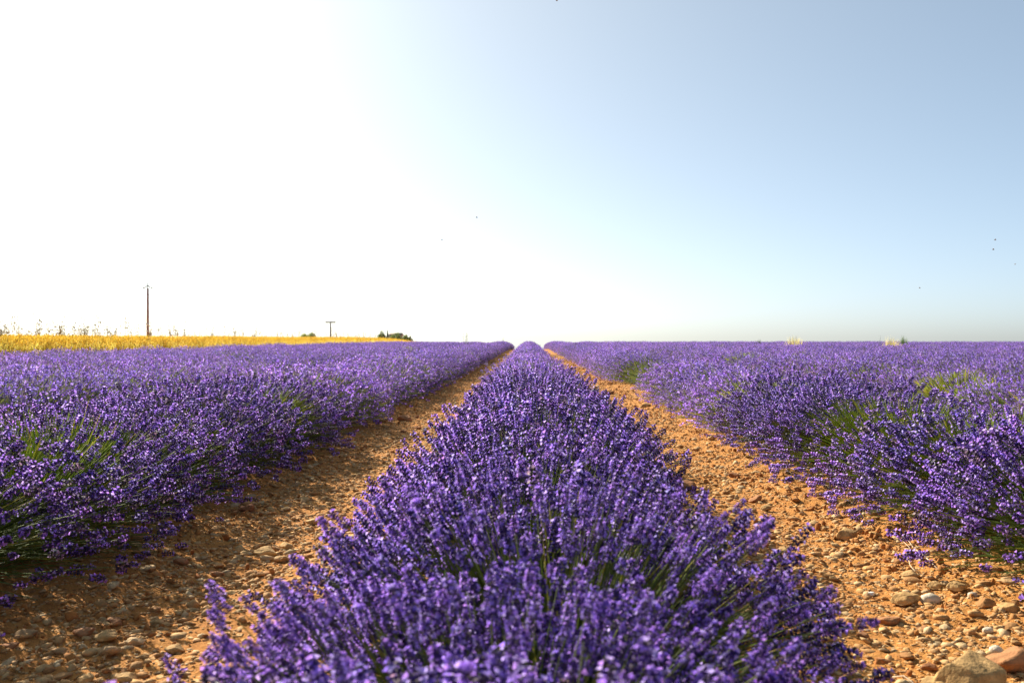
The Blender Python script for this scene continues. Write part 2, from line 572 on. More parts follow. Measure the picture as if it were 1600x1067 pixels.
def make_kind(seed, lod, n, **kw):
    leaves = kw.pop('leaves', 1100)
    rg, b, c, t, fl, lu = plant_layout(seed, n, lod=lod, **kw)
    st = stems_mesh('lavender_foliage', rg, b, c, t, lod, leaves=leaves, lush=lu)
    i, M, P, S = spike_frames(rg, b, c, t, fl)
    return st, spikes_mesh('lavender_spikes', rg, M, P, S, lod)


KINDS = {
    1: [make_kind(20 + i, 1, 820) for i in range(5)],
    2: [make_kind(60 + i, 2, 760, leaves=700) for i in range(6)],
}
# bushes with a green gap in the bloom (towards the path / the top)
GAP1 = [make_kind(31, 1, 820, bare=[((-0.42, -0.3, 0.87), 0.54, 0.2)]),
        make_kind(32, 1, 820, bare=[((0.55, -0.4, 0.73), 0.8, 0.3)]),
        make_kind(33, 1, 820, bare=[((0.0, -0.45, 0.9), 0.8, 0.3)])]
GAP2 = [make_kind(71, 2, 760, leaves=700, bare=[((-0.3, -0.35, 0.88), 0.58, 0.2)]),
        make_kind(72, 2, 760, leaves=700, bare=[((0.5, -0.45, 0.73), 0.8, 0.3)])]
DARK = make_kind(75, 2, 420, few=0.03, leaves=4200)

# every planting spot of the field
spots = []      # (x, y, rot, scale, row)
prg = np.random.default_rng(5)
for row in range(-5, 25):
    x0 = XC + row * SP
    # first bush that could show at the frame edge, with some margin beyond it
    lim = (FPX / 826.0) * abs(x0) if row < 0 else (FPX / 774.0) * abs(x0)
    y = max(0.75, lim - 1.5 - 0.1 * abs(x0))
    y += prg.uniform(0, 0.4)
    if row == 0: y = 1.15
    while y < 112:
        spots.append((x0 + prg.normal(0, 0.035), y, (0 if prg.random() < .5 else math.pi) + prg.normal(0, 0.16), prg.uniform(0.88, 1.1) * (0.93 if row == 0 and y < 3 else 1.0), row))
        y += 0.60 * prg.uniform(0.85, 1.15) if y < 40 else 0.66

row_names = {0: 'the centre row', -1: 'the row left of the left path', 1: 'the row right of the right path',
             -2: 'the second row on the left', 2: 'the second row on the right', -3: 'the third row on the left', 3: 'the third row on the right',
             -4: 'the fourth row on the left', -5: 'the last left row before the golden grass', 4: 'the fourth row on the right', 5: 'the fifth row on the right'}
ORD = ['first', 'second', 'third', 'fourth', 'fifth', 'sixth', 'seventh', 'eighth', 'ninth', 'tenth', 'eleventh', 'twelfth']


def in_frame(s):
    x, y, r, sc, row = s
    for dx in (-0.5, 0, 0.5):
        p = project(x + dx, y, 0.45)
        if p and -10 < p[0] < 1610 and -10 < p[1] < 1075: return True
    return False


vis = [s for s in spots if in_frame(s) or (s[4] == 0 and s[1] < 1.2)]
vis.sort(key=lambda s: s[0] ** 2 + s[1] ** 2)
SINGLE = vis[:300]
single_set = set(SINGLE)
REST = [s for s in spots if s not in single_set]

# special spots: green gaps seen in the photograph, and the dark bush without bloom
DARK_STRETCH = [s for s in vis if s[4] == 1 and 15.6 < s[1] < 20.4]
for k, sp_ in enumerate(DARK_STRETCH):
    if k % 3 == 1:                              # here and there a bush is missing altogether
        if sp_ in single_set: SINGLE.remove(sp_); single_set.discard(sp_)
        if sp_ in REST: REST.remove(sp_)
        vis.remove(sp_)
    elif sp_ not in single_set:
        REST.remove(sp_); REST.append(SINGLE[-1]); single_set.discard(SINGLE[-1]); SINGLE[-1] = sp_; single_set.add(sp_)


def nearest(px, py, row, z):
    p = on_ground(px, py, z)
    c = [s for s in SINGLE if s[4] == row]
    return min(c, key=lambda s: abs(s[1] - p.y))


special = {}


def at_y(y, row):
    return min((s for s in SINGLE if s[4] == row), key=lambda s: abs(s[1] - y))


special[at_y(5.25, 1)] = ('gap', 0, 'lavender bush with green shoots just nearer than the bright green gap in the right row')
special[at_y(5.9, 1)] = ('gap', 0, 'lavender bush with a bright green flowerless gap in the row right of the right path')
special[at_y(6.5, 1)] = ('gap', 0, 'lavender bush with green shoots just beyond the bright green gap in the right row')
special[at_y(10.3, 2)] = ('gap', 2, 'lavender bush with a wide yellow green patch in the second row on the right')
special[at_y(10.9, 2)] = ('gap', 2, 'lavender bush just beyond the yellow green patch in the second right row')
special[at_y(9.0, 2)] = ('gap', 0, 'lavender bush thin in bloom by the right frame edge in the second right row')
special[nearest(100, 690, -1, 0.5)] = ('gap', 2, 'lavender bush with upright green stems showing at the left frame edge')
special[nearest(380, 655, -1, 0.5)] = ('gap', 1, 'lavender bush with a yellow green gap midway along the left row')
special[nearest(480, 625, -1, 0.5)] = ('gap', 1, 'lavender bush with thin bloom further along the left row')
special[nearest(1160, 610, 1, 0.5)] = ('gap', 0, 'lavender bush with a few green stems halfway along the right row')
special[nearest(540, 560, -3, 0.5)] = ('gap', 2, 'lavender bush with a small green tuft in the third row on the left')
for sp_ in DARK_STRETCH:
    special[sp_] = ('dark', 0, 'dark green lavender bush without bloom in the bare stretch of the right row')



def x_scale(row, y):
    return 1.1 if abs(row) == 1 else 1.0 if row else 1.12 if y < 1.9 else 0.98 if y < 2.5 else 0.86 if y < 3.2 else 0.82


count_in_row = {}
krg = np.random.default_rng(9)
NEAR_Y = 2.95
near_meshes = [mesh_np('flower_spike', *SPIKES[0][k], M_FLOWER) for k in range(len(SPIKES[0]))]


def near_plant(root, seed, s):
    """foreground bush: the 300 spikes that show largest are parts of their own"""
    rg, b, c, t, fl, lu = plant_layout(seed, 1150, lod=0, few=0.95)
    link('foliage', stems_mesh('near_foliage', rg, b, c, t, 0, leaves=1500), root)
    i, M, P, S = spike_frames(rg, b, c, t, fl)
    W = Matrix.Translation((s[0], s[1], 0)) @ Matrix.Rotation(s[2], 4, 'Z') @ Matrix.Scale(s[3], 4)
    dist = np.array([((W @ Vector(p)) - Vector((0, 0, H))).length + (3 if project(*(W @ Vector(p))) is None or project(*(W @ Vector(p)))[1] > 1100 else 0) - 0.6 * (W @ Vector(p)).z for p in P])
    order = np.argsort(dist)
    own, rest = order[:300], order[300:]
    for k in own:
        o = link('flower_spike', near_meshes[rg.integers(len(near_meshes))], root)
        m = np.eye(4); m[:3, :3] = M[k] * S[k]; m[:3, 3] = P[k]
        o.matrix_local = Matrix(m.tolist())
    r = link('flower_spikes', spikes_mesh('near_spikes', rg, M[rest], P[rest], S[rest], 1), root)
    r['kind'] = 'stuff'


for s in SINGLE:
    x, y, rz, sc, row = s
    root = empty('lavender_plant', (x, y, float(base_z(y)) + 0.03), rz)
    root.scale = (sc * x_scale(row, y), sc, sc)
    count_in_row[row] = count_in_row.get(row, 0) + 1
    k = count_in_row[row]
    rn = row_names.get(row, 'the far right rows')
    group = 'lavender bushes of ' + rn
    if row == 0 and k <= 10:
        label = ('lavender bush at the bottom edge of the picture, first in the centre row' if k == 1 else
                 'purple lavender bush, %s from the front in the centre row' % ORD[k - 1])
    elif row in (-1, 1) and k <= 8:
        label = 'purple lavender bush, %s from the front in %s' % (ORD[k - 1], rn)
    elif row in (-2, 2) and k <= 4:
        label = 'purple lavender bush, %s from the front in %s' % (ORD[k - 1], rn)
    else:
        band = 'near' if y < 9 else 'middle' if y < 15 else 'far'
        label = 'purple lavender bush in the %s stretch of %s' % (band, rn)
        group = 'lavender bushes in the %s stretch of %s' % (band, rn)
    sp = special.get(s)
    dist = math.hypot(x, y)
    if sp: label = sp[2]
    if sp and sp[0] == 'dark': group = 'bloomless bushes in the right row'
    tag(root, label, 'lavender', group)
    if row == 0 and y < NEAR_Y:
        near_plant(root, 300 + k, s)
        continue
    if sp and sp[0] == 'dark':
        kind = DARK
        root.scale = (0.8, 0.9, 0.85)
    elif sp:
        root.rotation_euler.z = 0.1
        if row > 0: root.scale.z *= 0.93
        kind = (GAP1 if dist < 9.5 else GAP2)[sp[1] if dist < 9.5 else sp[1] % 2]
    elif dist < 9.5:
        kind = KINDS[1][int(krg.integers(len(KINDS[1])))] if krg.random() > 0.03 else GAP1[int(krg.integers(3))]
    else:
        kind = KINDS[2][int(krg.integers(len(KINDS[2])))] if krg.random() > 0.04 else GAP2[int(krg.integers(2))]
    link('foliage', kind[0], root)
    link('flower_spikes', kind[1], root)['kind'] = 'stuff'


# ------------------------------------------------------------------ scatter by geometry nodes (only for stuff)
def scatter(name, pts, rots, scls, idx, sources, label, cat=None):
    src = bpy.data.collections.new(name + '_sources')
    for k, (nm, meshes) in enumerate(sources):
        src.objects.link(bpy.data.objects.new('%03d_%s' % (k, nm), meshes))
    me = bpy.data.meshes.new(name)
    me.vertices.add(len(pts)); me.vertices.foreach_set('co', np.asarray(pts, np.float32).ravel())
    a = me.attributes.new('rot', 'FLOAT_VECTOR', 'POINT'); a.data.foreach_set('vector', np.asarray(rots, np.float32).ravel())
    a = me.attributes.new('scl', 'FLOAT_VECTOR', 'POINT'); a.data.foreach_set('vector', np.asarray(scls, np.float32).ravel())
    a = me.attributes.new('idx', 'INT', 'POINT'); a.data.foreach_set('value', np.asarray(idx, np.int32))
    o = link(name, me)
    ng = bpy.data.node_groups.new(name + '_nodes', 'GeometryNodeTree')
    ng.interface.new_socket('Geometry', in_out='INPUT', socket_type='NodeSocketGeometry')
    ng.interface.new_socket('Geometry', in_out='OUTPUT', socket_type='NodeSocketGeometry')
    n, l = ng.nodes, ng.links
    gi, go = n.new('NodeGroupInput'), n.new('NodeGroupOutput')
    ci = n.new('GeometryNodeCollectionInfo'); ci.inputs['Collection'].default_value = src
    ci.inputs['Separate Children'].default_value = True; ci.inputs['Reset Children'].default_value = True
    ip = n.new('GeometryNodeInstanceOnPoints'); ip.inputs['Pick Instance'].default_value = True
    def attr(nm, dt):
        t = n.new('GeometryNodeInputNamedAttribute'); t.data_type = dt; t.inputs['Name'].default_value = nm
        return next(s for s in t.outputs if s.enabled and s.name == 'Attribute')
    l.new(gi.outputs[0], ip.inputs['Points']); l.new(ci.outputs[0], ip.inputs['Instance'])
    l.new(attr('idx', 'INT'), ip.inputs['Instance Index'])
    l.new(attr('rot', 'FLOAT_VECTOR'), ip.inputs['Rotation']); l.new(attr('scl', 'FLOAT_VECTOR'), ip.inputs['Scale'])
    l.new(ip.outputs[0], go.inputs[0])
    md = o.modifiers.new('scatter', 'NODES'); md.node_group = ng
    tag(o, label, cat, None, 'stuff')
    return o


def joined_kind(name, pair):
    """stems and spikes of one bush in one mesh for the distant mass"""
    a, b = pair
    def arr(me):
        v = np.empty(len(me.vertices) * 3, np.float32); me.vertices.foreach_get('co', v)
        t = np.empty(len(me.loops), np.int32); me.loops.foreach_get('vertex_index', t)
        c = np.empty(len(me.vertices) * 4, np.float32); me.color_attributes['Col'].data.foreach_get('color', c)
        return v.reshape(-1, 3), t.reshape(-1, 3), c.reshape(-1, 4)[:, :3]
    va, ta, ca = arr(a); vb, tb, cb = arr(b)
    me = mesh_np(name, np.concatenate([va, vb]), np.concatenate([ta, tb + len(va)]), np.concatenate([ca, cb]), M_STEM)
    me.materials.append(M_FLOWER)
    mi = np.zeros(len(ta) + len(tb), np.int32); mi[len(ta):] = 1
    me.polygons.foreach_set('material_index', mi)
    return me


far_src = [('bush', joined_kind('far_bush', k)) for k in KINDS[2]] + [('gap_bush', joined_kind('far_gap_bush', k)) for k in GAP2]
n = len(REST)
near_rest = np.array([math.hypot(s[0], s[1]) for s in REST])
idx = np.where(krg.random(n) > 0.05, krg.integers(0, 6, n), krg.integers(6, 8, n))
scatter('lavender_field', [(s[0], s[1], float(base_z(s[1])) + 0.03) for s in REST], [(0, 0, s[2]) for s in REST],
        [(s[3] * x_scale(s[4], s[1]), s[3], s[3]) for s in REST], idx, far_src, 'far mass of purple lavender rows running up to the horizon', 'lavender')

# ------------------------------------------------------------------ stones
def stone_mesh(seed, sub=3, flat=0.6, cuts=9, mat=None, long=1.25, round_=False):
    rg = np.random.default_rng(seed)
    bm = bmesh.new(); bmesh.ops.create_icosphere(bm, subdivisions=sub, radius=1.0)
    v = np.array([p.co[:] for p in bm.verts])
    if not round_:
        for _ in range(cuts):
            nrm = norm(rg.normal(size=3)); d = rg.uniform(0.48, 0.82)
            k = v @ nrm - d
            v = v - np.clip(k, 0, None)[:, None] * nrm * 0.92
    ph = rg.uniform(0, 9, 3)
    bump = 0.10 * np.sin(v[:, 0] * 2.6 + ph[0]) * np.cos(v[:, 1] * 2.3 + ph[1]) + 0.05 * np.sin(v[:, 2] * 6 + ph[2] + v[:, 0] * 4)
    if not round_: bump = bump + 0.16 * np.array([fbm(np.array([p[0] * 2.2 + 20 + ph[0]]), np.array([p[1] * 2.2 + p[2] * 2.7 + 20]), 4)[0] for p in v])
    v = v * (1 + bump[:, None])
    v = v / np.abs(v).max(0)
    v = v * [long, 1.0, flat] * 0.5
    for p, c in zip(bm.verts, v): p.co = c
    for f in bm.faces: f.smooth = True
    me = bpy.data.meshes.new('stone'); bm.to_mesh(me); bm.free()
    me.materials.append(mat or M_STONE)
    return me


STONES = [stone_mesh(200 + i, 2, rnd.uniform(0.38, 0.75), 8) for i in range(9)]
ROUND = [stone_mesh(230 + i, 3, 0.75, 0, M_PALE, 1.2, True) for i in range(2)]
BIG = {c: [stone_mesh(240 + 7 * j + i, 4, 0.66, 12, m) for i in range(3)] for j, (c, m) in enumerate({'tan': M_TAN, 'brown': M_BROWN, 'stone': M_STONE, 'white': M_WHITE}.items())}
rnd2 = random.Random(21)
placed = []


def put_stone(name, mesh, x, y, width, label, group=None, sink=0.22, rz=None, sx=(1, 1, 1)):
    o = link(name, mesh)
    dims = mesh_dims(mesh)
    sc = width / 1.15
    zz = float(ground_z(x, y))
    o.location = (x, y, zz + dims[2] * 0.5 * sc * sx[2] * (1 - 2 * sink))
    o.rotation_euler = (rnd2.uniform(-0.18, 0.18), rnd2.uniform(-0.18, 0.18), rnd2.uniform(0, 6.28) if rz is None else rz)
    o.scale = (sc * sx[0], sc * sx[1], sc * sx[2])
    tag(o, label, 'stone', group)
    placed.append((x, y, width))
    return o


_dims = {}


def mesh_dims(me):
    if me.name not in _dims:
        v = np.array([p.co[:] for p in me.vertices]); _dims[me.name] = v.max(0) - v.min(0)
    return _dims[me.name]


# (centre px, base py, width px, look, label)
BIGS = [
    (1526, 1072, 112, 'tan', 'large rough tan rock at the bottom right corner of the right path'),
    (1592, 1048, 74, 'brown', 'brown rock cut by the right frame edge beside the large tan rock'),
    (1474, 1064, 44, 'tan', 'flat tan stone leaning on the left side of the large corner rock'),
    (1418, 938, 46, 'tan', 'rough tan rock beside the pale round cobble on the right path'),
    (1459, 938, 33, 'round', 'smooth pale round cobble on the right path'),
    (1391, 968, 40, 'brown', 'dark brown angular stone in front of the pale cobble'),
    (1560, 1016, 24, 'round', 'small grey egg shaped stone above the large corner rock'),
    (1546, 983, 17, 'round', 'small pale pebble standing near the right row bank'),
    (1523, 938, 17, 'round', 'pale rounded pebble on the bank below the right row'),
    (1498, 925, 34, 'tan', 'angular orange stone on the bank behind the pale cobble'),
    (1545, 955, 32, 'stone', 'wedge of orange stone on the bank near the right edge'),
    (1584, 962, 30, 'tan', 'yellowish stone block on the bank at the right edge'),
    (1465, 918, 30, 'tan', 'orange lump of stone just behind the pale cobble'),
    (1425, 900, 28, 'tan', 'pale yellow stone lying under the white twig'),
    (1363, 918, 14, 'white', 'small white pebble alone on the right path'),
    (1325, 842, 38, 'tan', 'broad flat tan slab halfway up the right path'),
    (1245, 868, 27, 'brown', 'brown square stone near the centre row on the right path'),
    (1229, 858, 20, 'tan', 'small tan stone behind the brown square stone'),
    (1350, 985, 18, 'brown', 'small brown stone left of the dark angular stone'),
    (1446, 978, 20, 'brown', 'brown pebble on the smooth patch of the right path'),
    (1383, 1020, 22, 'brown', 'brown stone casting a dark shadow beside the foreground blooms'),
    (1455, 1035, 24, 'brown', 'small dark brown stone above the flat tan stone'),
    (1184, 780, 24, 'brown', 'pointed brown stone in the middle of the right path'),
    (1150, 795, 22, 'tan', 'tan stone just left of the pointed brown stone'),
    (1198, 792, 18, 'tan', 'small tan stone below the pointed brown stone'),
    (1172, 838, 22, 'stone', 'grey tan cobble in a small heap by the centre row'),
    (1205, 834, 16, 'brown', 'small brown stone right of the little stone heap'),
    (1071, 765, 36, 'brown', 'large brown stone at the edge of the centre row bloom'),
    (1014, 672, 14, 'white', 'white oval pebble on the right path'),
    (1031, 682, 18, 'brown', 'brown cone shaped stone beside the white oval pebble'),
    (898, 588, 10, 'brown', 'small dark brown stone far up the right path'),
    (917, 605, 11, 'brown', 'reddish stone far up the right path next to the centre row'),
    (951, 615, 19, 'brown', 'brown flat rock across the right path'),
    (1009, 637, 17, 'tan', 'pale tan rock on the right side of the right path'),
    (1090, 667, 13, 'tan', 'tan stone at the foot of the right row'),
    (1113, 692, 12, 'tan', 'small round tan stone on the right path bank'),
    (1148, 742, 17, 'brown', 'dark stone on the right path near the bank'),
    (410, 862, 36, 'tan', 'large pale tan stone on the left path'),
    (446, 850, 24, 'tan', 'tan stone behind the large pale stone on the left path'),
    (440, 868, 26, 'stone', 'flat stone right of the large pale stone on the left path'),
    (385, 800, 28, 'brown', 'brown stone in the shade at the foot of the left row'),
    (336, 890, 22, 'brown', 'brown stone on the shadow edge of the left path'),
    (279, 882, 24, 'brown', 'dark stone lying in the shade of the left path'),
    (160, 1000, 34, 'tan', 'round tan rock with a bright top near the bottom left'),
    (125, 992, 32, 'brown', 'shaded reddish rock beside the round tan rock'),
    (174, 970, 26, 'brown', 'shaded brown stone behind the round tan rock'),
    (268, 1003, 30, 'tan', 'angular yellow tan stone near the foreground blooms on the left'),
    (10, 1015, 26, 'brown', 'brown rounded stone cut by the left frame edge'),
    (205, 1002, 34, 'stone', 'flat tan stone to the right of the round tan rock'),
    (192, 1050, 36, 'tan', 'long pale stone at the bottom of the left path'),
    (170, 1055, 26, 'stone', 'tan cobble at the bottom of the left path'),
    (128, 1052, 28, 'tan', 'low pale stone at the bottom left of the left path'),
    (242, 962, 22, 'tan', 'pale tan stone in the first sunlight of the left path'),
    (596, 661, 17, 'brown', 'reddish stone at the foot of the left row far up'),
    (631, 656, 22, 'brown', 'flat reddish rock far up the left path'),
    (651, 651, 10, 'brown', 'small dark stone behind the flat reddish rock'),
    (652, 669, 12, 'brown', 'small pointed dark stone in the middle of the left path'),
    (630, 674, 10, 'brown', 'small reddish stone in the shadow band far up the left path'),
    (487, 812, 24, 'tan', 'tan stone beside the centre row on the left path'),
    (478, 722, 16, 'brown', 'brown stone under the overhang of the left row'),
]
for i, (px, py, w, look, lab) in enumerate(BIGS):
    p = on_ground(px, py, 0.02)
    dist = -(CI @ (p - Vector((0, 0, H)))).z
    wid = w / FPX * dist
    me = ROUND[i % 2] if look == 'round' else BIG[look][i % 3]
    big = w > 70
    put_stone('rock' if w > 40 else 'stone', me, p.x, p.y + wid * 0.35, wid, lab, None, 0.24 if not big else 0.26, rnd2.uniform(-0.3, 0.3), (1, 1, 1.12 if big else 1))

# smaller stones one can still tell apart
srg = np.random.default_rng(77)
cand = []
tries = 0
while len(cand) < 1500 and tries < 60000:
    tries += 1
    side = -1 if srg.random() < 0.5 else 1
    x = XC + side * SP / 2 + srg.uniform(-0.82, 0.82)
    y = 1.6 + srg.random() ** 1.6 * 16
    p = project(x, y, 0.02)
    if p is None or not (-5 < p[0] < 1605 and p[1] < 1075): continue
    w = min(0.075, 0.016 * (1 + srg.pareto(2.2)))
    px = w * FPX / p[2]
    # hidden under the bloom of the centre row
    hid = abs(p[0] - 826) < 0.93 * (p[1] - 528)
    if px < 8 or hid: continue
    if any((x - a) ** 2 + (y - b) ** 2 < ((w + c) * 0.55) ** 2 for a, b, c in placed): continue
    cand.append((px, x, y, w))
    if len(cand) > 400: break
cand.sort(reverse=True)
for px, x, y, w in cand[:300 - len(BIGS)]:
    left = x < 0
    zone = 'near' if y < 3.6 else 'middle' if y < 7 else 'far'
    shade = left and x < XC - 1.42
    lab = 'small tan stone in the %s part of the %s' % (zone, 'shaded left path' if shade else 'sunlit left path' if left else 'right path')
    put_stone('stone', STONES[srg.integers(len(STONES))], x, y, w, lab,
              'small stones, %s part of the %s' % (zone, 'shaded left path' if shade else 'sunlit left path' if left else 'right path'), 0.3)

# the gravel nobody could count
N = 150000
u = srg.random(N)
gy = 1.2 * (60 / 1.2) ** u
side = np.where(srg.random(N) < 0.5, -1, 1)
off = np.clip(srg.normal(0, 0.5, N), -1.05, 1.05)
gx = XC + side * SP / 2 + off
gsz = np.minimum(0.05, 0.0078 * (1 + srg.pareto(1.9, N))) * (1 + np.clip(gy - 6, 0, 30) * 0.05)
gsz = np.minimum(gsz, 0.055)
keep = gsz < 0.05
dens = 0.5 + fbm(gx * 1.7 + 3, gy * 0.9 + 8, 2)
keep &= srg.random(N) < np.clip(0.15 + 1.15 * dens, 0.12, 1)
gx, gy, gsz = gx[keep], gy[keep], gsz[keep]
gz = ground_z(gx, gy) + gsz * 0.03
GR = [stone_mesh(280 + i, 1, rnd.uniform(0.4, 0.8), 5) for i in range(7)]
m = len(gx)
scatter('gravel', np.stack([gx, gy, gz], 1), np.stack([srg.normal(0, 0.25, m), srg.normal(0, 0.25, m), srg.uniform(0, 6.28, m)], 1),
        np.repeat(gsz[:, None], 3, 1) * srg.uniform(0.8, 1.25, (m, 3)), srg.integers(0, 7, m), [('pebble', g) for g in GR],
        'loose tan and orange gravel strewn over both paths', 'gravel')


# clods of soil along the banks
NC = 9000
cy = 1.4 * (45 / 1.4) ** srg.random(NC)
cs = np.where(srg.random(NC) < 0.4, -1, 1)
cx = XC + cs * (SP / 2 + np.where(srg.random(NC) < 0.7, srg.normal(0.42, 0.13, NC), srg.normal(0, 0.5, NC)))
csz = np.minimum(0.042, 0.010 * (1 + srg.pareto(2.3, NC))) * (1 + np.clip(cy - 6, 0, 30) * 0.03)
keep = srg.random(NC) < np.clip(0.1 + 1.6 * (0.4 + fbm(cx * 1.1 + 40, cy * 1.3, 2)), 0, 1)
cx, cy, csz = cx[keep], cy[keep], csz[keep]
m = len(cx)
M_CLOD = mat_stone('soil_clod', [(0.36, 0.13, 0.035), (0.5, 0.22, 0.06), (0.42, 0.165, 0.045)], 40)
CL = [stone_mesh(300 + i, 2, 0.7, 14, M_CLOD) for i in range(4)]
scatter('soil_clods', np.stack([cx, cy, ground_z(cx, cy) + csz * 0.1], 1), srg.uniform(0, 6.28, (m, 3)),
        np.repeat(csz[:, None], 3, 1) * srg.uniform(0.7, 1.2, (m, 3)), srg.integers(0, 4, m), [('clod', g) for g in CL],
        'crumbled orange soil clods along the foot of the rows', 'soil')


# ------------------------------------------------------------------ twigs
def tube(points, r0, r1, col, sides=5, geo=None):
    g = geo or Geo()
    P = np.array(points, float); k = len(P)
    d = norm(np.gradient(P, axis=0))
    fr = frames(d, np.zeros(k))
    V = []
    for i in range(k):
        r = r0 + (r1 - r0) * i / (k - 1)
        for j in range(sides):
            a = 6.283 * j / sides
            V.append(P[i] + (fr[i][:, 0] * math.cos(a) + fr[i][:, 1] * math.sin(a)) * r)
    T = []
    for i in range(k - 1):
        for j in range(sides):
            a, b = i * sides + j, i * sides + (j + 1) % sides
            T += [[a, b, b + sides], [a, b + sides, a + sides]]
    for j in range(1, sides - 1):
        T += [[0, j + 1, j], [(k - 1) * sides, (k - 1) * sides + j, (k - 1) * sides + j + 1]]
    g.add(V, T, np.array(col, float))
    return g


M_TWIG = mat_leafy('dead_twig', trans=0.0, rough=0.7, var=0.08)


def twig(pix, label, r=0.0035, lift=0.03, fork=None):
    pts = []
    c = None
    for i, (px, py) in enumerate(pix):
        p = on_ground(px, py, 0.04)
        z = float(ground_z(p.x, p.y)) + 0.006 + lift * math.sin(math.pi * i / (len(pix) - 1))
        pts.append(np.array((p.x, p.y, z)))
    c = pts[0].copy()
    g = tube([p - c for p in pts], r, r * 0.45, (0.62, 0.47, 0.3))
    if fork:
        fp = []
        for i, (px, py) in enumerate(fork):
            p = on_ground(px, py, 0.04)
            fp.append(np.array((p.x, p.y, float(ground_z(p.x, p.y)) + 0.01 + 0.012 * i)) - c)
        tube(fp, r * 0.7, r * 0.35, (0.6, 0.45, 0.28), geo=g)
    o = link('twig', g.mesh('twig', M_TWIG, True)); o.location = c.tolist()
    tag(o, label, 'twig', 'dead twigs on the paths')


twig([(1470, 890), (1452, 880), (1442, 872), (1428, 862), (1420, 850), (1416, 838)], 'pale bare forked twig lying on the bank of the right row', fork=[(1428, 862), (1420, 857), (1410, 852)])
twig([(1438, 888), (1428, 887), (1422, 880), (1420, 872)], 'short curved pale twig beside the forked twig', r=0.0028, lift=0.015)
twig([(1216, 738), (1208, 734), (1206, 726), (1207, 715)], 'pale curled twig at the foot of the right row farther up', r=0.003, fork=[(1206, 728), (1212, 722), (1216, 714)])
twig([(1395, 1038), (1412, 1046), (1430, 1053), (1443, 1058)], 'thin straight dry stalk on the path beside the foreground blooms', r=0.0022, lift=0.008)


# ------------------------------------------------------------------ golden grass field on the left
def straw_tuft(seed, n, h0, h1, spread, ears=True):
    rg = np.random.default_rng(seed); g = Geo()
    a = rg.uniform(0, 6.28, n); rr = spread * np.sqrt(rg.random(n))
    b = np.stack([rr * np.cos(a), rr * np.sin(a), np.zeros(n)], 1)
    h = rg.uniform(h0, h1, n)
    lean = rg.normal(0, 0.16, (n, 2))
    t = b + np.stack([lean[:, 0] * h, lean[:, 1] * h, h], 1)
    mid = (b + t) / 2 + rg.normal(0, 0.015, (n, 3))
    w = 0.004
    sd = np.stack([np.cos(a + 1), np.sin(a + 1), np.zeros(n)], 1)
    col = np.array([[0.95, 0.74, 0.17]]) * rg.uniform(0.7, 1.2, (n, 1)) + rg.normal(0, 0.03, (n, 3))
    col = np.clip(col, 0.02, 0.9)
    V = np.stack([b - sd * w, b + sd * w, mid - sd * w, mid + sd * w, t], 1)
    T = np.array([[0, 1, 3], [0, 3, 2], [2, 3, 4]])
    g.add(V.reshape(-1, 3), (T[None] + (np.arange(n) * 5)[:, None, None]).reshape(-1, 3), np.repeat(col, 5, 0))
    if ears:
        d = norm(t - mid); e0 = t - d * 0.01
        M = frames(d + rg.normal(0, 0.25, (n, 3)), rg.uniform(0, 6.28, n))
        tv = np.array([[0, 0, 0], [0.008, 0, 0.03], [-0.004, 0.007, 0.03], [-0.004, -0.007, 0.03], [0, 0, 0.085]])
        tt = np.array([[0, 2, 1], [0, 3, 2], [0, 1, 3], [4, 1, 2], [4, 2, 3], [4, 3, 1]])
        place(g, tv, tt, np.tile([[0.95, 0.77, 0.22]], (5, 1)), M, e0, rg.uniform(0.7, 1.3, n), rg.uniform(0.7, 1.08, (n, 1)) * np.array([[1, 0.95, 0.9]]))
    return g.mesh('straw_tuft', M_STRAW)


M_OAT = mat_leafy('wild_oat', trans=0.15, rough=0.8, var=0.1, spec=0.1)


def oat_stalk(seed):
    rg = np.random.default_rng(seed); g = Geo()
    h = rg.uniform(1.15, 1.75)
    bend = rg.normal(0, 0.12, 2)
    P = [np.array([bend[0] * k * k, bend[1] * k * k, h * k]) for k in (0, 0.35, 0.7, 1.0)]
    tube(P, 0.006, 0.004, (0.42, 0.29, 0.10), 3, g)
    for i in range(9):
        k = rg.uniform(0.68, 1.0); p = np.array([bend[0] * k * k, bend[1] * k * k, h * k])
        d = np.array([rg.normal(0, 1), rg.normal(0, 1), 0.5]); d = d / np.linalg.norm(d) * rg.uniform(0.04, 0.12)
        tube([p, p + d * 0.6 + [0, 0, 0.02], p + d], 0.003, 0.0025, (0.36, 0.25, 0.10), 3, g)
        e = p + d
        s = 0.02
        g.add([e, e + [s, 0, -0.015], e + [-s * .5, s * .8, -0.015], e + [-s * .5, -s * .8, -0.015], e + [0, 0, -0.04]],
              [[0, 1, 2], [0, 2, 3], [0, 3, 1], [4, 2, 1], [4, 3, 2], [4, 1, 3]], (0.42, 0.29, 0.11))
    return g.mesh('oat_stalk', M_OAT)


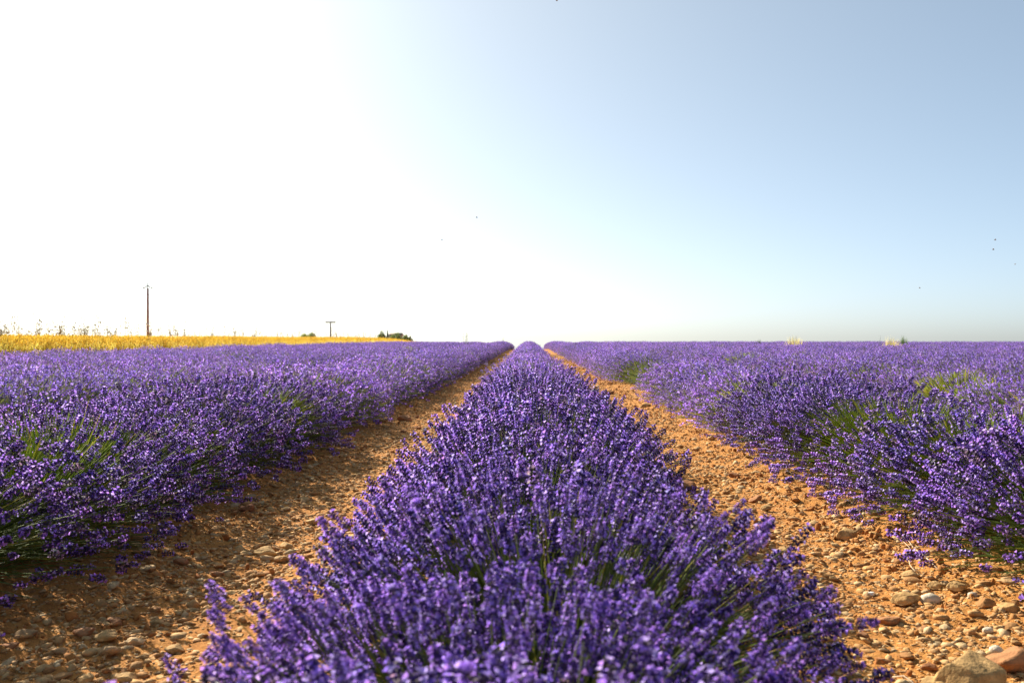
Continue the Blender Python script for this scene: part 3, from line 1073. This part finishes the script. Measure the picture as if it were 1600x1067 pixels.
EDGE = XC - 5 * SP - 0.95
wrg = np.random.default_rng(44)
pts = []
while len(pts) < 9000:
    y = 15 + wrg.random() ** 1.5 * 130
    x = EDGE - 0.15 - wrg.random() ** 2.2 * max(0.5, 0.62 * y - 8)
    if x < -0.60 * y - 3: continue
    pts.append((x, y, float(base_z(y))))
pts = np.array(pts)
m = len(pts)
src = [('tuft', straw_tuft(500 + i, 55, 0.5, 1.0, 0.3)) for i in range(5)]
scatter('golden_grass_field', pts, np.stack([np.zeros(m), np.zeros(m), wrg.uniform(0, 6.28, m)], 1), np.repeat(wrg.uniform(0.92, 1.06, (m, 1)), 3, 1),
        wrg.integers(0, 5, m), src, 'ripe golden grass field along the left horizon', 'grass')
op = []
while len(op) < 1000:
    y = 24 + wrg.random() ** 1.4 * 90
    x = EDGE - 0.3 - wrg.random() ** 1.6 * (0.6 * y - 10)
    if x < -0.58 * y - 3: continue
    if wrg.random() > 0.35 + 1.3 * max(0.0, float(fbm(np.array([x * 0.35]), np.array([y * 0.2]), 2)[0])): continue
    op.append((x, y, float(base_z(y))))
op = np.array(op); m = len(op)
scatter('wild_oats', op, np.stack([np.zeros(m), np.zeros(m), wrg.uniform(0, 6.28, m)], 1), np.repeat(wrg.uniform(0.8, 1.1, (m, 1)), 3, 1),
        wrg.integers(0, 8, m), [('oat', oat_stalk(540 + i)) for i in range(8)], 'thin dry wild oat stalks rising above the golden grass', 'grass')


# ------------------------------------------------------------------ grass clumps and weeds on the horizon
def clump_thing(name, px, depth, width_px, top_px, label, cat, col, dark=None, n=220, mat=None, blade=0.012):
    p = at_depth(px, 528, depth)
    wid = width_px / FPX * depth
    top = H - (top_px - 528) / FPX * depth
    rg = np.random.default_rng(int(px)); g = Geo()
    z0 = float(base_z(depth))
    root = empty(name, (p.x, depth, z0))
    hh = top - z0
    for part, cc, frac in (('stalks', col, 1.0), ('low_leaves', dark or [c * 0.7 for c in col], 0.75)):
        g = Geo()
        a = rg.uniform(0, 6.28, n); rr = np.sqrt(rg.random(n))
        b = np.stack([rr * np.cos(a) * wid * 0.28, rr * np.sin(a) * wid * 0.28, np.zeros(n)], 1)
        t = b * 1.75 + np.stack([rg.normal(0, wid * 0.04, n), rg.normal(0, wid * 0.04, n), hh * frac * rg.uniform(0.72, 1.0, n)], 1)
        t[:, 2] *= 1 - 0.35 * rr ** 2
        mid = (b + t) / 2 + [0, 0, 0.05]
        sd = np.stack([np.cos(a + 1.3), np.sin(a + 1.3), np.zeros(n)], 1)
        V = np.stack([b - sd * blade, b + sd * blade, mid - sd * blade, mid + sd * blade, t], 1)
        T = np.array([[0, 1, 3], [0, 3, 2], [2, 3, 4]])
        c = np.clip(np.array([cc]) * rg.uniform(0.7, 1.3, (n, 1)), 0, 0.95)
        g.add(V.reshape(-1, 3), (T[None] + (np.arange(n) * 5)[:, None, None]).reshape(-1, 3), np.repeat(c, 5, 0))
        link(part, g.mesh(part, mat or M_STRAW), root)
    tag(root, label, cat)


clump_thing('dry_grass_clump', 1242, 48, 38, 518, 'pale straw grass clump rising from the lavender on the right horizon', 'grass', (0.62, 0.54, 0.2), (0.3, 0.32, 0.1))
clump_thing('dry_grass_clump', 1393, 44, 34, 520, 'pale straw grass clump left of the green shrub on the right horizon', 'grass', (0.62, 0.54, 0.2), (0.3, 0.32, 0.1))
clump_thing('green_shrub', 1412, 46, 24, 521, 'small green shrub beside a straw clump on the right horizon', 'shrub', (0.14, 0.2, 0.06), mat=M_WEED)
clump_thing('dark_shrub', 1186, 70, 16, 528, 'low dark shrub breaking the right horizon', 'shrub', (0.06, 0.08, 0.03), mat=M_WEED)
clump_thing('dry_grass_clump', 950, 75, 18, 529, 'faint dry grass tuft on the horizon just right of the centre row', 'grass', (0.5, 0.42, 0.2), n=60)
clump_thing('weed', 338, 24, 9, 540, 'small grey green weed between lavender and golden grass', 'weed', (0.2, 0.26, 0.1), n=50, mat=M_WEED)
clump_thing('weed', 232, 19, 12, 546, 'small bright green weed below the tall pole', 'weed', (0.16, 0.26, 0.06), n=50, mat=M_WEED)


def tall_weed(px, depth, top_px, label, n=4, seed=1):
    p = at_depth(px, 528, depth); z0 = float(base_z(depth))
    top = H - (top_px - 528) / FPX * depth - z0
    rg = np.random.default_rng(seed)
    root = empty('tall_weed', (p.x, depth, z0))
    for i in range(n):
        g = Geo()
        b = np.array([rg.normal(0, 0.1), rg.normal(0, 0.1), 0]); h = top * rg.uniform(0.85, 1.0)
        e = b + [rg.normal(0, 0.12), rg.normal(0, 0.12), h]
        tube([b, (b + e) / 2 + [rg.normal(0, 0.03), 0, 0], e], 0.008, 0.004, (0.13, 0.17, 0.09), 4, g)
        for k in range(16):
            t = rg.uniform(0.35, 1.0); q = b + (e - b) * t
            d = np.array([rg.normal(), rg.normal(), 0.6]); d /= np.linalg.norm(d)
            s = norm(np.cross(d, [0, 0, 1.0])) * 0.014
            g.add([q, q + d * 0.05 + s, q + d * 0.11, q + d * 0.05 - s], [[0, 1, 2], [0, 2, 3]], (0.12, 0.17, 0.08))
        link('stalk', g.mesh('weed_stalk', M_WEED), root)
    tag(root, label, 'weed')


tall_weed(727, 62, 520, 'tall grey green weed standing on the horizon left of the centre row', 5, 3)
tall_weed(786, 82, 528, 'tiny weed on the horizon at the end of the left row', 3, 4)
tall_weed(1378, 50, 521, 'single dark weed stalk beside the straw clump on the right horizon', 1, 8)

# ------------------------------------------------------------------ poles and cables
M_POLE = mat_plain('weathered_pole_wood', (0.40, 0.24, 0.21), 0.85, 3, 0.3, (4, 4, 0.4))
M_GREY = mat_plain('grey_pole_wood', (0.13, 0.115, 0.11), 0.85, 3, 0.3, (4, 4, 0.4))
M_STEEL = mat_plain('galvanised_steel', (0.22, 0.25, 0.25), 0.6, 20, 0.1, metallic=0.2)
M_GLASS = mat_plain('insulator_glass', (0.42, 0.55, 0.5), 0.15, 20, 0.1)
M_CABLE = mat_plain('cable', (0.08, 0.08, 0.085), 0.5, 5, 0.1)
M_PAINT = mat_plain('white_band_paint', (0.75, 0.7, 0.62), 0.7, 12, 0.15)


def box(g, c, s):
    c, s = np.array(c, float), np.array(s, float) / 2
    v = np.array([[i, j, k] for i in (-1, 1) for j in (-1, 1) for k in (-1, 1)]) * s + c
    g.add(v, [[0, 1, 3], [0, 3, 2], [4, 6, 7], [4, 7, 5], [0, 4, 5], [0, 5, 1], [2, 3, 7], [2, 7, 6], [0, 2, 6], [0, 6, 4], [1, 5, 7], [1, 7, 3]], (1, 1, 1))


# near pole: brown shaft, white band, inverted V top arm with insulators
D1 = 105.0
p1 = at_depth(231, 528, D1); z1 = float(base_z(D1)); top1 = at_depth(231, 451, D1).z
pole1 = empty('utility_pole', (p1.x, D1, z1), 0.15)
hh = top1 - z1
link('shaft', tube([(0, 0, -0.3), (0, 0, hh * 0.5), (0, 0, hh)], 0.165, 0.12, (1, 1, 1), 12).mesh('shaft', M_POLE, True), pole1)
zb = at_depth(231, 507, D1).z - z1
link('painted_band', tube([(0, 0, zb - 0.13), (0, 0, zb + 0.13)], 0.166, 0.164, (1, 1, 1), 12).mesh('band', M_PAINT, True), pole1)
link('number_plate', (lambda g: (box(g, (0, -0.172, zb - 0.7), (0.16, 0.02, 0.22)), g)[1])(Geo()).mesh('plate', M_PAINT), pole1)
g = Geo()
tube([(0, 0, hh - 0.05), (0, 0, hh + 0.42)], 0.055, 0.05, (1, 1, 1), 6, g)
for sx in (-1, 1):
    tube([(0, 0, hh + 0.36), (sx * 0.28, 0, hh + 0.14), (sx * 0.42, 0, hh - 0.02)], 0.055, 0.05, (1, 1, 1), 6, g)
arm = link('top_arm', g.mesh('arm', M_STEEL), pole1)
ins_me = tube([(0, 0, 0), (0, 0, 0.05), (0, 0, 0.09), (0, 0, 0.14), (0, 0, 0.2)], 0.06, 0.035, (1, 1, 1), 8).mesh('insulator', M_GLASS, True)
TIPS1 = []
for q in ((-0.45, 0, hh - 0.02), (0.45, 0, hh - 0.02), (0, 0, hh + 0.4)):
    link('insulator', ins_me, arm).location = q
    TIPS1.append(Matrix.Rotation(0.15, 4, 'Z') @ Vector((q[0], q[1], q[2] + 0.18)) + pole1.location)
tag(pole1, 'tall brown wooden utility pole with steel top arm above the golden grass', 'utility pole', 'utility poles')

D2 = 240.0
p2 = at_depth(516.5, 528, D2); z2 = float(base_z(D2)); top2 = at_depth(516.5, 502.5, D2).z
pole2 = empty('utility_pole', (p2.x, D2, z2), 0.1)
hh = top2 - z2
link('shaft', tube([(0, 0, -0.3), (0, 0, hh * 0.5), (0, 0, hh)], 0.22, 0.16, (1, 1, 1), 10).mesh('shaft', M_GREY, True), pole2)
g = Geo(); box(g, (0, -0.2, hh - 0.16), (2.4, 0.16, 0.32))
arm2 = link('crossbar', g.mesh('crossbar', M_GREY), pole2)
TIPS2 = []
for q in (-1.1, 0.0, 1.1):
    o = link('insulator', ins_me, arm2); o.location = (q, -0.2, hh - 0.05)
    TIPS2.append(Matrix.Rotation(0.1, 4, 'Z') @ Vector((q, -0.2, hh + 0.13)) + pole2.location)
tag(pole2, 'distant grey utility pole with a T crossbar between two bushes', 'utility pole', 'utility poles')


def cable(a, b, label, sag=0.9):
    a, b = np.array(a), np.array(b)
    P = [(b - a) * k - np.array([0, 0, sag * 4 * k * (1 - k)]) for k in np.linspace(0, 1, 17)]
    o = link('power_cable', tube(P, 0.008, 0.008, (1, 1, 1), 4).mesh('cable', M_CABLE)); o.location = a.tolist()
    tag(o, label, 'cable', 'power cables between the poles')


for a, b, w in zip(TIPS1, TIPS2, ('left', 'right', 'topmost')):
    cable(a, b, '%s thin power cable strung from the brown pole to the distant pole' % w)
tag_dir = Vector(TIPS1[0]) + Vector((-95, -25, 0.4))
for a, w in zip(TIPS1, ('left', 'right', 'topmost')):
    cable(a, Vector(a) + Vector((-95, -25, 0.4)), '%s thin power cable leaving the brown pole towards the left' % w)


# ------------------------------------------------------------------ far trees and house
def crown_geo(seed, lobes, n, leaf, col):
    rg = np.random.default_rng(seed); g = Geo()
    for (c, r) in lobes:
        k = int(n * r[0] * r[2] / sum(b[0] * b[2] for _, b in lobes))
        u = norm(rg.normal(size=(k, 3))); rad = rg.uniform(0.5, 1.08, (k, 1)) ** 0.5
        p = np.array(c) + u * np.array(r) * rad
        M = frames(u + rg.normal(0, 0.6, (k, 3)), rg.uniform(0, 6.28, k))
        tv = np.array([[-0.5, -0.3, 0], [0.5, -0.3, 0.1], [0.4, 0.4, 0], [-0.4, 0.5, 0.12]])
        place(g, tv, np.array([[0, 1, 2], [0, 2, 3]]), np.tile([col], (4, 1)), M, p, leaf * rg.uniform(0.6, 1.4, k), rg.uniform(0.6, 1.45, (k, 1)) * np.array([[1, 1, 1.0]]))
    return g


M_BARK = mat_plain('bark', (0.11, 0.08, 0.055), 0.9, 6, 0.3)


def far_tree(name, px, top_py, wpx, depth, label, cat, col, lobes_n, seed, conical=False):
    p = at_depth(px, 528, depth); z0 = float(base_z(depth)); top = at_depth(px, top_py, depth).z
    hgt = top - z0; wid = wpx / FPX * depth
    root = empty(name, (p.x, depth, z0))
    rg = np.random.default_rng(seed)
    tk = Geo(); tube([(0, 0, 0), (0.05, 0, hgt * 0.4), (0, 0.05, hgt * 0.75)], 0.045 * hgt, 0.015 * hgt, (1, 1, 1), 7, tk)
    for i in range(4):
        a = rg.uniform(0, 6.28)
        tube([(0, 0, hgt * 0.35), (math.cos(a) * wid * 0.15, math.sin(a) * wid * 0.15, hgt * 0.55), (math.cos(a) * wid * 0.28, math.sin(a) * wid * 0.28, hgt * 0.68)], 0.02 * hgt, 0.008 * hgt, (1, 1, 1), 5, tk)
    link('trunk', tk.mesh('trunk', M_BARK), root)
    lobes = []
    for i in range(lobes_n):
        a = 6.28 * i / lobes_n + rg.uniform(-0.4, 0.4)
        rr = wid * rg.uniform(0.2, 0.29); cz = hgt * rg.uniform(0.5, 0.68)
        if conical: lobes.append(((rg.normal(0, 0.05) * wid, rg.normal(0, 0.05) * wid, hgt * (0.3 + 0.62 * i / lobes_n)), (wid * 0.5 * (1 - i / lobes_n), wid * 0.5 * (1 - i / lobes_n), hgt * 0.16)))
        else: lobes.append(((math.cos(a) * wid * 0.25, math.sin(a) * wid * 0.25, cz), (rr, rr, hgt * rg.uniform(0.2, 0.28))))
    if not conical: lobes.append(((0, 0, hgt * 0.68), (wid * 0.27, wid * 0.27, hgt * 0.30)))
    link('crown', crown_geo(seed, lobes, 2600, 0.03 * wid + 0.1, col).mesh('crown', M_TREE), root)
    tag(root, label, cat, 'trees on the far left horizon')


far_tree('round_tree', 475, 520, 24, 230, 'pale green rounded tree left of the distant pole', 'tree', (0.3, 0.36, 0.07), 6, 1)
far_tree('round_tree', 488, 517.5, 20, 236, 'darker green tree just left of the distant pole', 'tree', (0.2, 0.27, 0.06), 6, 2)
far_tree('round_tree', 597, 516, 17, 250, 'dense dark green tree left of the low house', 'tree', (0.15, 0.2, 0.06), 6, 3)
far_tree('conical_tree', 606, 514, 9, 247, 'pointed dark green tree against the low house', 'tree', (0.08, 0.12, 0.05), 6, 4, True)
far_tree('round_tree', 634, 521.5, 16, 246, 'low olive green tree at the right end of the house', 'tree', (0.2, 0.24, 0.07), 6, 5)
far_tree('round_tree', 641, 524.5, 10, 243, 'smallest olive green bush right of the house', 'tree', (0.2, 0.24, 0.07), 5, 6)
far_tree('round_tree', 620, 519.5, 26, 242, 'olive green bush in front of the low house', 'tree', (0.19, 0.23, 0.07), 6, 7)

M_WALL = mat_plain('ochre_render', (0.34, 0.29, 0.2), 0.9, 1.5, 0.12)
M_ROOF = mat_plain('clay_tiles', (0.34, 0.25, 0.17), 0.85, 2.5, 0.25, (1, 6, 1))
M_DARK = mat_plain('window_dark', (0.03, 0.035, 0.04), 0.2, 5, 0.1)
hd = 256.0
hp = at_depth(619, 528, hd); hz = float(base_z(hd)); ridge = at_depth(619, 520, hd).z - hz
house = empty('farmhouse', (hp.x, hd, hz))
hw, hdp, eave = 18 / FPX * hd, 3.2, ridge - 0.75
g = Geo(); box(g, (0, 0, eave / 2), (hw - 0.3, hdp * 2 - 0.3, eave)); link('wall', g.mesh('wall', M_WALL), house)
g = Geo()
a, b = hw / 2 + 0.15, hdp + 0.2
g.add([(-a, -b, eave), (a, -b, eave), (a, 0, ridge), (-a, 0, ridge), (-a, b, eave), (a, b, eave)], [[0, 1, 2], [0, 2, 3], [3, 2, 5], [3, 5, 4], [0, 3, 4], [1, 5, 2], [0, 4, 5], [0, 5, 1]], (1, 1, 1))
rf = link('roof', g.mesh('roof', M_ROOF), house)
for xx in (-0.7, 0.8):
    g = Geo(); box(g, (xx, -hdp + 0.13, eave - 0.9), (0.5, 0.06, 0.8)); link('window', g.mesh('window', M_DARK), house)
tag(house, 'low farmhouse with brown tiled roof half hidden by trees', 'house')

# ------------------------------------------------------------------ bees in the air
M_BEE = mat_plain('bee_body', (0.3, 0.22, 0.12), 0.6, 300, 0.5)
M_WING = mat_plain('bee_wing', (0.5, 0.48, 0.44), 0.3, 50, 0.1)
bm = bmesh.new(); bmesh.ops.create_uvsphere(bm, u_segments=8, v_segments=6, radius=0.5)
for v in bm.verts: v.co = Vector((v.co.x * 0.013, v.co.y * 0.0055 * (1 - 0.5 * v.co.x), v.co.z * 0.0055))
bee_me = bpy.data.meshes.new('bee_body'); bm.to_mesh(bee_me); bm.free(); bee_me.materials.append(M_BEE)
g = Geo(); g.add([(0.001, 0, 0.002), (0.003, 0.006, 0.005), (-0.003, 0.010, 0.006), (-0.004, 0.004, 0.004)], [[0, 1, 2], [0, 2, 3]], (1, 1, 1))
wing_me = g.mesh('bee_wing', M_WING)
for i, (px, py, d, lab) in enumerate([
        (745, 340, 6.5, 'tiny bee in the sky above and left of the centre row end'), (690.5, 375, 7.5, 'tiny bee lower left of the other bee above the left row'),
        (1555, 375, 6.0, 'upper of two tiny bees near the right edge of the sky'), (1552, 390, 6.0, 'lower of two tiny bees near the right edge of the sky'),
        (1586, 413, 7.0, 'tiny bee closest to the right frame edge'), (1437, 450, 8.0, 'tiny bee low in the sky on the right'),
        (870, 1.5, 5.5, 'tiny bee at the top edge of the picture')]):
    p = at_depth(px, py, d)
    o = empty('bee', p, rnd.uniform(-0.6, 0.6))
    link('body', bee_me, o)
    for s in (1, -1):
        w = link('wing', wing_me, o); w.scale = (1, s, 1)
    tag(o, lab, 'bee', 'bees flying over the field')
